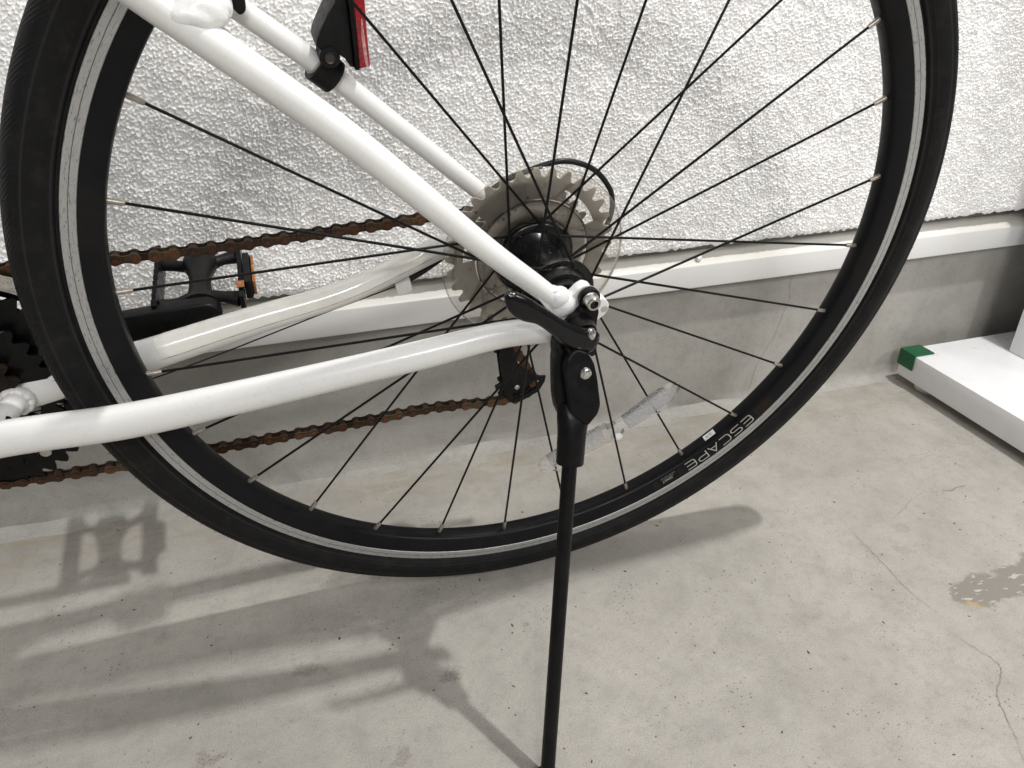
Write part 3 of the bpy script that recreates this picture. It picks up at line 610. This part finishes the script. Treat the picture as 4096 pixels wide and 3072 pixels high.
# clear spoke reflector clipped between spokes
rf_ = grp('spoke_reflector'); rf_['label'] = 'clear plastic spoke reflector clipped across the lower spokes'
ro = [(.0129, -.2075), (.0165, -.2015), (.0270, -.1945), (.0728, -.1712), (.0800, -.1725), (.0880, -.1675), (.1190, -.1425), (.1346, -.1335), (.1432, -.1362), (.1395, -.1500), (.1255, -.1650), (.0940, -.1800), (.0890, -.1925), (.0780, -.1955), (.0300, -.2165), (.0144, -.2150)]
obj('reflector_shell', plate('reflector_shell', ro, -.0100, -.0030, 'clear_reflector', .0012), rf_)
def seg(p0, p1, wd): 
    a, b = Vector(p0), Vector(p1); t = (b - a).normalized(); n_ = Vector((-t.y, t.x)) * wd; return [tuple(a - n_), tuple(b - n_), tuple(b + n_), tuple(a + n_)]
for p0, p1 in (((.0235, -.2060), (.0735, -.1825)), ((.0960, -.1745), (.1330, -.1460))):
    obj('prism_strip', plate('prism_strip', seg(p0, p1, .0066), -.0085, -.0045, 'clear_prism', 0), rf_)
obj('spoke_clip', lump('spoke_clip', (.0865, -.010, -.1850), .0048, 'clear_clip', 3, (1.2, .7, .9), .2, 200), rf_)
# ---- cassette
cs = grp('cassette')
def cogmesh(name, T, y0, th, rin, mat, win=None):
    pr = .0127 / (2 * math.sin(PI / T)); K = 10; N = T * K; tooth = [1.0, .95, .35, -.55, -.95, -1.0, -.95, -.55, .35, .95]
    lv = [rin, .0470, .0545] if win else [rin, (rin + pr) * .5]; m = len(lv) + 1; vs = []; fs = []
    for i in range(N):
        a = 2 * PI * i / N; ro_ = pr + (.0036 if tooth[i % K] > 0 else .0034) * tooth[i % K]
        for j in range(m):
            r = lv[j] if j < m - 1 else ro_; vs.append((r * math.cos(a), y0, r * math.sin(a)))
    for i in range(N):
        k = (i + 1) % N
        for j in range(m - 1):
            if win and j == 1 and win(360 * (i + .5) / N): continue
            fs.append((i * m + j, i * m + j + 1, k * m + j + 1, k * m + j))
    me = mk(name, vs, fs, mat, False); return me
for n_, (T, rin) in enumerate(((32, .030), (24, .024), (22, .02), (21, .018), (18, .016), (15, .015), (13, .014), (11, .013))):
    o = part('sprocket', cogmesh('sprocket', T, .0235 + n_ * .0048, .0018, rin, 'cog_steel', (lambda a: (a % 120) > 22 and (a % 120) < 64) if n_ == 0 else None), cs)
    md = o.modifiers.new('solid', 'SOLIDIFY'); md.thickness = .0018; md.offset = 1
part('freehub', lathe('freehub', [(.016, .0165), (.0585, .0165), (.0585, .011), (.066, .011), (.066, 0)], 'tooth_dark', 40), cs)
bmv = []
for a, r in [(48, .030), (56, .0335), (64, .030), (40, .034), (70, .0345), (62, .0375), (52, .038), (120, .040), (112, .041), (128, .0395), (98, .047), (140, .06), (165, .058), (205, .044), (190, .050), (222, .039), (238, .035)]:
    part('sprocket_hole', ycyl('sprocket_hole', r * math.cos(R(a)), r * math.sin(R(a)), [(.0212, .00125), (.0216, .00125)], 'bolt_steel' if a < 75 else 'tooth_dark', 10), cs)
# ---- chain
ch = grp('chain')
def loopy():
    P = []; bbx, bbz, rr = -.435, -.0785, .0935
    cc = (0, .0045); # smallest sprocket
    for i in range(19): a = R(-75 + i * 165 / 18); P.append((.0225 * math.cos(a), .0575, .0225 * math.sin(a)))
    P = P[:]                                   # wraps the back of the sprocket up to its top
    top = [(-.08, .0565, .0195), (-.16, .054, .0165), (-.25, .0505, .0140), (-.34, .048, .0150)]
    P += top
    for i in range(22): a = R(88 + i * 184 / 21); P.append((bbx + rr * math.cos(a), .0465, bbz + rr * math.sin(a)))
    P += [(-.38, .0475, -.1745), (-.32, .048, -.1750), (-.25, .049, -.1735), (-.15, .0515, -.1725), (-.08, .054, -.1705), (-.03, .056, -.1755)]
    px, pz, pr = .0065, -.1590, .0185
    for i in range(12): a = R(262 + i * 125 / 11); P.append((px + pr * math.cos(a), .057, pz + pr * math.sin(a)))
    P += [(.0165, .0572, -.1400), (.0060, .0574, -.1210), (-.004, .0575, -.1030)]
    return [Vector(p) for p in P]
LP, _ = catmull([tuple(p) for p in loopy()], [1.] * len(loopy()), 6)
acc = [0]
for a, b in zip(LP, LP[1:]): acc.append(acc[-1] + (b - a).length)
def at(sv):
    i = int(np.searchsorted(acc, sv)) - 1; i = max(0, min(i, len(LP) - 2)); t = (sv - acc[i]) / (acc[i + 1] - acc[i]); return LP[i].lerp(LP[i + 1], t)
def linkmesh(outer):
    bm = bmesh.new(); p = .00635; rw = .0043 if outer else .0041; yy = (.0027, .0036) if outer else (.0015, .0024); mi = 0
    def prism(outl, y0, y1, m):
        f = bm.faces.new([bm.verts.new((x, y0, z)) for x, z in outl]); r_ = bmesh.ops.extrude_face_region(bm, geom=[f]); bmesh.ops.translate(bm, verts=[q for q in r_['geom'] if isinstance(q, bmesh.types.BMVert)], vec=(0, y1 - y0, 0))
        nf = [q for q in r_['geom'] if isinstance(q, bmesh.types.BMFace)]
        for q in bm.faces:
            if not q.tag: q.material_index = m; q.tag = True
    out = []
    for i in range(9): a = R(-100 + 25 * i); out.append((p + rw * math.cos(a), rw * math.sin(a)))
    out += [(.0018, rw * .66), (-.0018, rw * .66)]
    for i in range(9): a = R(80 + 25 * i); out.append((-p + rw * math.cos(a), rw * math.sin(a)))
    out += [(-.0018, -rw * .66), (.0018, -rw * .66)]
    for sg in (-1, 1): prism(out, sg * yy[0], sg * yy[1], 0 if outer else 1)
    cir = lambda x, r, n: [(x + r * math.cos(2 * PI * i / n), r * math.sin(2 * PI * i / n)) for i in range(n)]
    if outer:
        for x in (-p, p): prism(cir(x, .0019, 10), -.0041, .0041, 2)
    else:
        for x in (-p, p): prism(cir(x, .0038, 12), -.0014, .0014, 1)
    return bmk('chain_link', bm, None, 40, mats=['rust_plate', 'rust_inner', 'rust_pin'])
lm = (linkmesh(True), linkmesh(False))
n_links = int(acc[-1] / .0127)
for k in range(n_links):
    p0, p1 = at(k * .0127), at((k + 1) * .0127)
    if max(p0.x, p1.x) < -.50: continue
    d = (p0 - p1).normalized(); yv = Vector((0, 1, 0)); yv = (yv - d * yv.dot(d)).normalized(); zv = d.cross(yv)
    o = obj('chain_link', lm[k % 2], ch); o.matrix_local = Matrix(((d.x, yv.x, zv.x, (p0.x + p1.x) / 2), (d.y, yv.y, zv.y, (p0.y + p1.y) / 2), (d.z, yv.z, zv.z, (p0.z + p1.z) / 2), (0, 0, 0, 1)))
# ---- rear derailleur
rd = grp('rear_derailleur')
outer = [(-.0140, -.085), (-.002, -.085), (.0005, -.113), (.0070, -.1330), (.0185, -.1450), (.0300, -.1505), (.0350, -.1510), (.0345, -.1580), (.0290, -.1690), (.0140, -.1768), (.0046, -.1785), (-.0015, -.1735), (-.0055, -.1620)]
hole = [(.0020, -.1660), (.0050, -.1735), (.0135, -.1715), (.0255, -.1640), (.0300, -.1560), (.0240, -.1545), (.0160, -.1620), (.0060, -.1655)]
part('cage_plate', plate('cage_plate', outer + [(-.0056, -.1618)] + hole + [hole[0], (-.0057, -.1615), (-.006, -.1580), (-.0105, -.1300)], .0515, .0532, 'black_plastic', 0), rd)
part('cage_plate', plate('cage_plate', [(-.018, -.085), (-.004, -.085), (0, -.113), (.007, -.135), (.0200, -.1550), (.014, -.1640), (.002, -.168), (-.006, -.160), (-.0105, -.130)], .0612, .0628, 'black_plastic', .0006, rnd=.004), rd)
def starmesh(name, cx, cz, r, T, y0, y1):
    vs = []; N = T * 4; fs = []
    for y in (y0, y1):
        for i in range(N): q = r + (.0034 if i % 4 < 2 else -.0006); a = 2 * PI * i / N + .3; vs.append((cx + q * math.cos(a), y, cz + q * math.sin(a)))
    fs = [(i, (i + 1) % N, N + (i + 1) % N, N + i) for i in range(N)] + [tuple(range(N)), tuple(range(N, 2 * N))]
    return mk(name, vs, fs, 'black_plastic', False)
part('jockey_pulley', starmesh('jockey_pulley', .0060, -.1590, .0150, 11, .0558, .0592), rd)
part('jockey_pulley', starmesh('jockey_pulley', -.0080, -.1020, .0150, 11, .0558, .0592), rd)
part('pulley_bolt', ycyl('pulley_bolt', .0068, -.1592, [(.0500, .0020), (.0505, .0026), (.0520, .0028)], 'bolt_steel', 18), rd)
part('derailleur_body', sweep('derailleur_body', [(.004, .072, -.022), (.002, .078, -.05), (-.004, .074, -.085), (-.010, .068, -.112)], [.010, .013, .013, .009], 'black_plastic', 20), rd)
# cables
part('shift_cable', sweep('shift_cable', [(-.03, .066, .028), (-.01, .0655, .041), (.0051, .065, .0470), (.0264, .065, .0528), (.0416, .065, .0533), (.0576, .065, .0484), (.0688, .066, .0410), (.0782, .067, .0308), (.0850, .068, .0191), (.0875, .070, .0), (.080, .073, -.025), (.055, .075, -.045), (.025, .076, -.05)], [.0023] * 13, 'cable_black', 12))
part('shift_cable', sweep('shift_cable', [(-.43, .052, -.118), (-.30, .058, -.099), (-.1591, .062, -.0588), (-.1029, .061, -.0415), (-.092, .061, -.037)], [.0006] * 5, 'cable_black', 8))
part('shift_cable', sweep('shift_cable', [(-.0905, .061, -.0365), (-.074, .062, -.0275), (-.05, .064, -.012), (-.03, .0665, .005)], [.0026] * 4, 'cable_black', 12))
part('cable_stop', plate('cable_stop', [(-.1022, -.036), (-.0902, -.0320), (-.0885, -.0420), (-.1000, -.0452)], .0535, .0635, 'white_weld', .0008, 2))
# ---- crankset
ck = grp('crankset'); bx, bz = -.435, -.0785
part('crank_arm', plate('crank_arm', [(-.455, -.092), (-.43, -.101), (-.35, -.0885), (-.2621, -.0712), (-.2420, -.0672), (-.2370, -.0620), (-.2395, -.0545), (-.2460, -.0495), (-.2540, -.0488), (-.30, -.0528), (-.40, -.0600), (-.445, -.060), (-.46, -.075)], .0790, .0930, 'black_satin', .0022, 3, rnd=.006), ck)
def ringmesh(name, T, y0, rin, mat, arms, rarm):
    pr = .0127 / (2 * math.sin(PI / T)); K = 6; N = T * K; th = [1, .9, .2, -.85, -.85, .2]; m = 4; vs = []; fs = []
    for i in range(N):
        a = 2 * PI * i / N
        for j, r in enumerate((rarm, rin, pr - .009, pr + .0036 * th[i % K])): vs.append((bx + r * math.cos(a), y0, bz + r * math.sin(a)))
    for i in range(N):
        k = (i + 1) % N; ang = (360 * i / N + 17) % 72
        for j in range(3):
            if j == 0 and ang > arms: continue
            fs.append((i * m + j, i * m + j + 1, k * m + j + 1, k * m + j))
    return mk(name, vs, fs, mat, False)
for T, y0, rin, mt in ((48, .0455, .078, 'black_satin'), (38, .0385, .064, 'black_satin'), (28, .032, .046, 'ring_dark')):
    o = part('chainring', ringmesh('chainring', T, y0, rin, mt, 60, .024), ck); md = o.modifiers.new('solid', 'SOLIDIFY'); md.thickness = .0024; md.offset = 0
for a in (-72 * k - 52 for k in range(5)):
    part('chainring_bolt', ycyl('chainring_bolt', bx + .082 * math.cos(R(a)), bz + .082 * math.sin(R(a)), [(.0405, .0038), (.0410, .0044), (.046, .0044)], 'bolt_steel', 16), ck)
part('spindle', lathe('spindle', [(-.05, .010), (.095, .010), (.095, 0)], 'bolt_steel', 24, c=(bx, 0, bz)), ck)
# front derailleur cage seen past the tyre
fd = grp('front_derailleur')
part('cage_plate', plate('cage_plate', [(-.40, .030), (-.36, .012), (-.335, -.008), (-.338, -.016), (-.365, .001), (-.40, .018)], .0400, .0412, 'bolt_steel', .0003), fd)
part('cage_plate', plate('cage_plate', [(-.42, .028), (-.375, .022), (-.345, .0), (-.35, -.022), (-.38, -.006), (-.42, .01)], .0530, .0545, 'black_satin', .0003), fd)
# ---- pedal on the far crank, spindle along y
pe = grp('pedal'); px, pz = -.2545, -.060
part('pedal_body', sweep('pedal_body', [(px, .094, pz), (px, .103, pz), (px, .118, pz + .001), (px, .14, pz + .002), (px, .160, pz + .002), (px, .176, pz + .002)], [(.0155, .0125), (.0125, .0105), (.0092, .0090), (.0095, .0092), (.0145, .0120), (.0125, .0105)], 'black_plastic', 22, upv=(1, 0, 0), roundend=.006), pe)
for sx in (-1, 1):
    for y0, y1 in ((.108, .100), (.160, .172)):
        part('pedal_arm', sweep('pedal_arm', [(px + sx * .006, y0, pz), (px + sx * .018, y0 * .5 + y1 * .5, pz + sx * .001), (px + sx * .031, y1, pz)], [(.006, .006), (.0048, .0052), (.006, .008)], 'black_plastic', 14, upv=(0, 0, 1)), pe)
    x = px + sx * .033; yl = np.linspace(.086, .186, 21); vs = []; fs = []
    for i, y in enumerate(yl):
        e = .0105 + (.0022 if i % 2 else 0); 
        for xx in (x - .0018, x + .0018): vs += [(xx, y, pz - e), (xx, y, pz + e)]
    for i in range(20):
        b = 4 * i; fs += [(b, b + 1, b + 5, b + 4), (b + 2, b + 3, b + 7, b + 6), (b, b + 2, b + 6, b + 4), (b + 1, b + 3, b + 7, b + 5)]
    fs += [(0, 1, 3, 2), (80, 81, 83, 82)]; part('cage_rail', mk('cage_rail', vs, fs, 'black_satin', False), pe)
part('reflector_frame', plate('reflector_frame', [(px + .0355, pz - .0085), (px + .0405, pz - .0085), (px + .0425, pz - .004), (px + .0425, pz + .004), (px + .0405, pz + .0085), (px + .0355, pz + .0085)], .112, .162, 'black_plastic', .001), pe)
part('amber_reflector', box('amber_reflector', (px + .0420, .1145, pz - .0070), (px + .0445, .1595, pz + .0070), 'amber_lens', .0008), pe)
part('amber_reflector', plate('amber_reflector', [(px + .030, pz + .0128), (px + .036, pz + .0128), (px + .036, pz + .0135), (px + .030, pz + .0135)], .096, .106, 'amber_lens', 0), pe)
# ---- rear reflector lamp on the far seat stay
tr_ = grp('tail_reflector'); tr_['label'] = 'black clip-on rear reflector with red lens on the far seat stay'
part('housing', plate('housing', [(-.1476, .1540), (-.1467, .1580), (-.1433, .1645), (-.1393, .1715), (-.1345, .1780), (-.131, .186), (-.1275, .186), (-.1264, .1765), (-.1256, .1576), (-.1252, .1405), (-.1275, .1412), (-.1308, .1465), (-.1380, .1510), (-.1430, .1500)], .032, .066, 'black_plastic', .004, 3), tr_)
part('lens_rim', plate('lens_rim', [(-.1275, .186), (-.1262, .1765), (-.1254, .1576), (-.1250, .1400), (-.1222, .1400), (-.1226, .1576), (-.1234, .186)], .0285, .0695, 'black_satin', .0006), tr_)
part('red_lens', plate('red_lens', [(-.1234, .186), (-.1226, .1576), (-.1222, .1404), (-.1160, .1415), (-.1152, .1426), (-.1160, .1601), (-.1164, .186)], .0295, .0685, 'red_lens', .0012), tr_)
part('lens_stripe', plate('lens_stripe', [(-.1193, .1700), (-.1199, .1600), (-.1190, .1480), (-.1180, .1418), (-.1165, .1420), (-.1172, .1500), (-.1181, .1620), (-.1188, .1700)], .0288, .0297, 'red_stripe', 0), tr_)
c0 = Vector((-.1460, .0488, .1405)); ax = (Vector(rs[3]) - Vector(rs[2])).normalized()
e1 = Vector((0, 1, 0)); e1 = (e1 - ax * e1.dot(ax)).normalized(); e2 = ax.cross(e1)
def collar(name, c, ax, e1, e2, r0, r1, hw, mat):
    vs = []; fs = []; n = 32
    for i in range(n):
        a = 2 * PI * i / n; d = e1 * math.cos(a) + e2 * math.sin(a)
        for r, t in ((r0, -hw), (r1, -hw), (r1, hw), (r0, hw)): vs.append(c + d * r + ax * t)
    for i in range(n):
        k = (i + 1) % n
        for j in range(4): fs.append((i * 4 + j, i * 4 + (j + 1) % 4, k * 4 + (j + 1) % 4, k * 4 + j))
    return mk(name, vs, fs, mat)
cpos = Vector(rs[2]).lerp(Vector(rs[3]), .62)
part('clamp', collar('clamp', cpos, ax, e1, e2, .0079, .0112, .0075, 'black_plastic'), tr_)
part('clamp_liner', collar('clamp_liner', cpos, ax, e1, e2, .0072, .0080, .0088, 'sleeve_grey'), tr_)
part('clamp_lug', ycyl('clamp_lug', -.1400, .1475, [(.030, .0056), (.031, .0064), (.049, .0066), (.050, .005)], 'black_plastic', 26), tr_)
part('clamp_screw', ycyl('clamp_screw', -.1400, .1475, [(.0290, .0022), (.0285, .0030), (.0298, .0036), (.0305, .0036)], 'tooth_dark', 20), tr_)
part('clamp_lug', sweep('clamp_lug', [(-.1420, .040, .1470), (-.1400, .043, .1520), (-.1370, .045, .1580)], [.005, .006, .007], 'black_plastic', 16), tr_)
# ---- quick release
qr = grp('quick_release')
qo = [(-.0574, .0395), (-.0551, .0419), (-.0507, .0412), (-.0451, .0380), (-.0337, .0294), (-.0213, .0194), (-.0085, .0095), (-.0017, .0090), (.0046, .0053), (.0089, .0002), (.0090, -.0043), (.0055, -.0065), (.0052, -.0104), (.003, -.0138), (-.0031, -.0122), (-.0115, -.0071), (-.0183, -.0015), (-.0229, .0063), (-.0286, .0126), (-.0349, .0154), (-.0430, .0192), (-.0492, .0250), (-.0541, .0323)]
part('lever', sweep('lever', [(-.0572, -.0925, .0402), (-.0545, -.0935, .0372), (-.0500, -.0945, .0325), (-.0435, -.0952, .0272), (-.0335, -.0958, .0214), (-.0220, -.0962, .0118), (-.0120, -.0962, .0034), (-.0030, -.0962, -.0015), (.0040, -.0962, -.0040)], [(.0020, .0022), (.0034, .0050), (.0040, .0072), (.0042, .0076), (.0042, .0060), (.0043, .0064), (.0044, .0082), (.0044, .0092), (.0042, .0086)], 'black_gloss', 36, k=8, roundend=.0042), qr)
part('lever_pivot', sweep('lever_pivot', [(.0010, -.0985, .0050), (.0016, -.1002, .0056), (.0019, -.1008, .0059)], [(.0032, .0042), (.0030, .0040), (.0018, .0026)], 'bolt_steel', 20, False, upv=(1, 0, 0)), qr)
part('cam_housing', lathe('cam_housing', [(-.0930, 0), (-.0930, .0085), (-.088, .0098), (-.083, .0098), (-.082, .0115), (-.0795, .0115), (-.0795, 0)], 'black_satin', 36), qr)
part('axle', lathe('axle', [(-.08, .0048), (.085, .0048), (.085, 0)], 'black_satin', 20), qr)
part('skewer_nut', lathe('skewer_nut', [(.0740, .009), (.082, .009), (.086, .006), (.086, 0)], 'black_satin', 24), qr)
part('lock_nut', lathe('lock_nut', [(-.067, .0105), (-.0615, .0105), (-.0605, .0125), (-.0590, .0125)], 'black_satin', 24), qr)
# ---- kickstand
ks = grp('kickstand'); ks['label'] = 'black kickstand leaning out from the near dropout to the floor'
part('mount_plate', plate('mount_plate', [(-.0090, .0030), (-.0030, .0085), (.0010, .0140), (.0100, .0150), (.0130, .0110), (.0125, .0030), (.0128, -.0060), (.0150, -.0150), (.0156, -.0262), (.0120, -.0280), (.0100, -.0250), (-.0120, -.0300), (-.0175, -.0200), (-.0180, -.0080)], -.0830, -.0752, 'black_satin', .0010, 2, rnd=.003), ks)
part('clevis', plate('clevis', [(-.0198, -.0060), (-.0150, -.0075), (-.0118, -.0180), (-.0105, -.0480), (-.0060, -.0600), (-.0150, -.0640), (-.0202, -.0530), (-.0212, -.0440), (-.0205, -.0300), (-.0195, -.0177)], -.0960, -.0815, 'black_satin', .0012, 2, tilt=lambda x, z: max(0, -z - .02) * -.47, rnd=.003), ks)
part('leg_head', plate('leg_head', [(-.0154, -.0450), (-.0170, -.0205), (-.0154, -.0125), (-.0120, -.0080), (-.0070, -.0060), (.0000, -.0090), (.0045, -.0170), (.0062, -.0267), (.0074, -.0435), (.0050, -.0492), (-.0030, -.0560), (-.0098, -.0510)], -.1080, -.0880, 'black_satin', .0016, 3, tilt=lambda x, z: (-z - .0246) * -.47, rnd=.002), ks)
part('pivot_bolt', ycyl('pivot_bolt', -.0030, -.0215, [(-.1090, .0020), (-.1092, .0030), (-.1086, .0040), (-.1076, .0044), (-.1055, .0044)], 'bolt_steel', 28), ks)
part('bolt_recess', ycyl('bolt_recess', -.0030, -.0215, [(-.1095, .0012), (-.1094, .0019), (-.1088, .0019)], 'sleeve_grey', 16), ks)
A_, F_ = Vector((-.0071, -.103, -.0381)), Vector((-.0528, -.2400, -.3050)); ka = lambda t: tuple(A_.lerp(F_, t))
part('sleeve', sweep('sleeve', [ka(.030), ka(.05), ka(.065), ka(.082), ka(.10), ka(.170), ka(.1735), ka(.175)], [(.0050, .0100), (.0078, .0120), (.0090, .0116), (.0098, .0108), (.0100, .0101), (.0098, .0098), (.0094, .0094), (.0060, .0060)], 'black_satin', 32, False), ks)
part('leg', sweep('leg', [ka(.16), ka(.5), ka(.985)], [.0054, .0054, .0054], 'black_satin', 24, False), ks)
sv = [Vector(ka(t)) + Vector((dx, -.0050, .0)) for t, dx in ((.455, .0012), (.462, .0020), (.475, .0016), (.492, .0014))]
part('leg_scratch', sweep('leg_scratch', [tuple(v) for v in sv], [.00012, .0003, .0002, .0001], 'sleeve_grey', 6))
part('rubber_foot', sweep('rubber_foot', [ka(.962), ka(.968), ka(.990), ka(1.0)], [.0066, .0082, .0095, .0092], 'black_plastic', 24, False), ks)
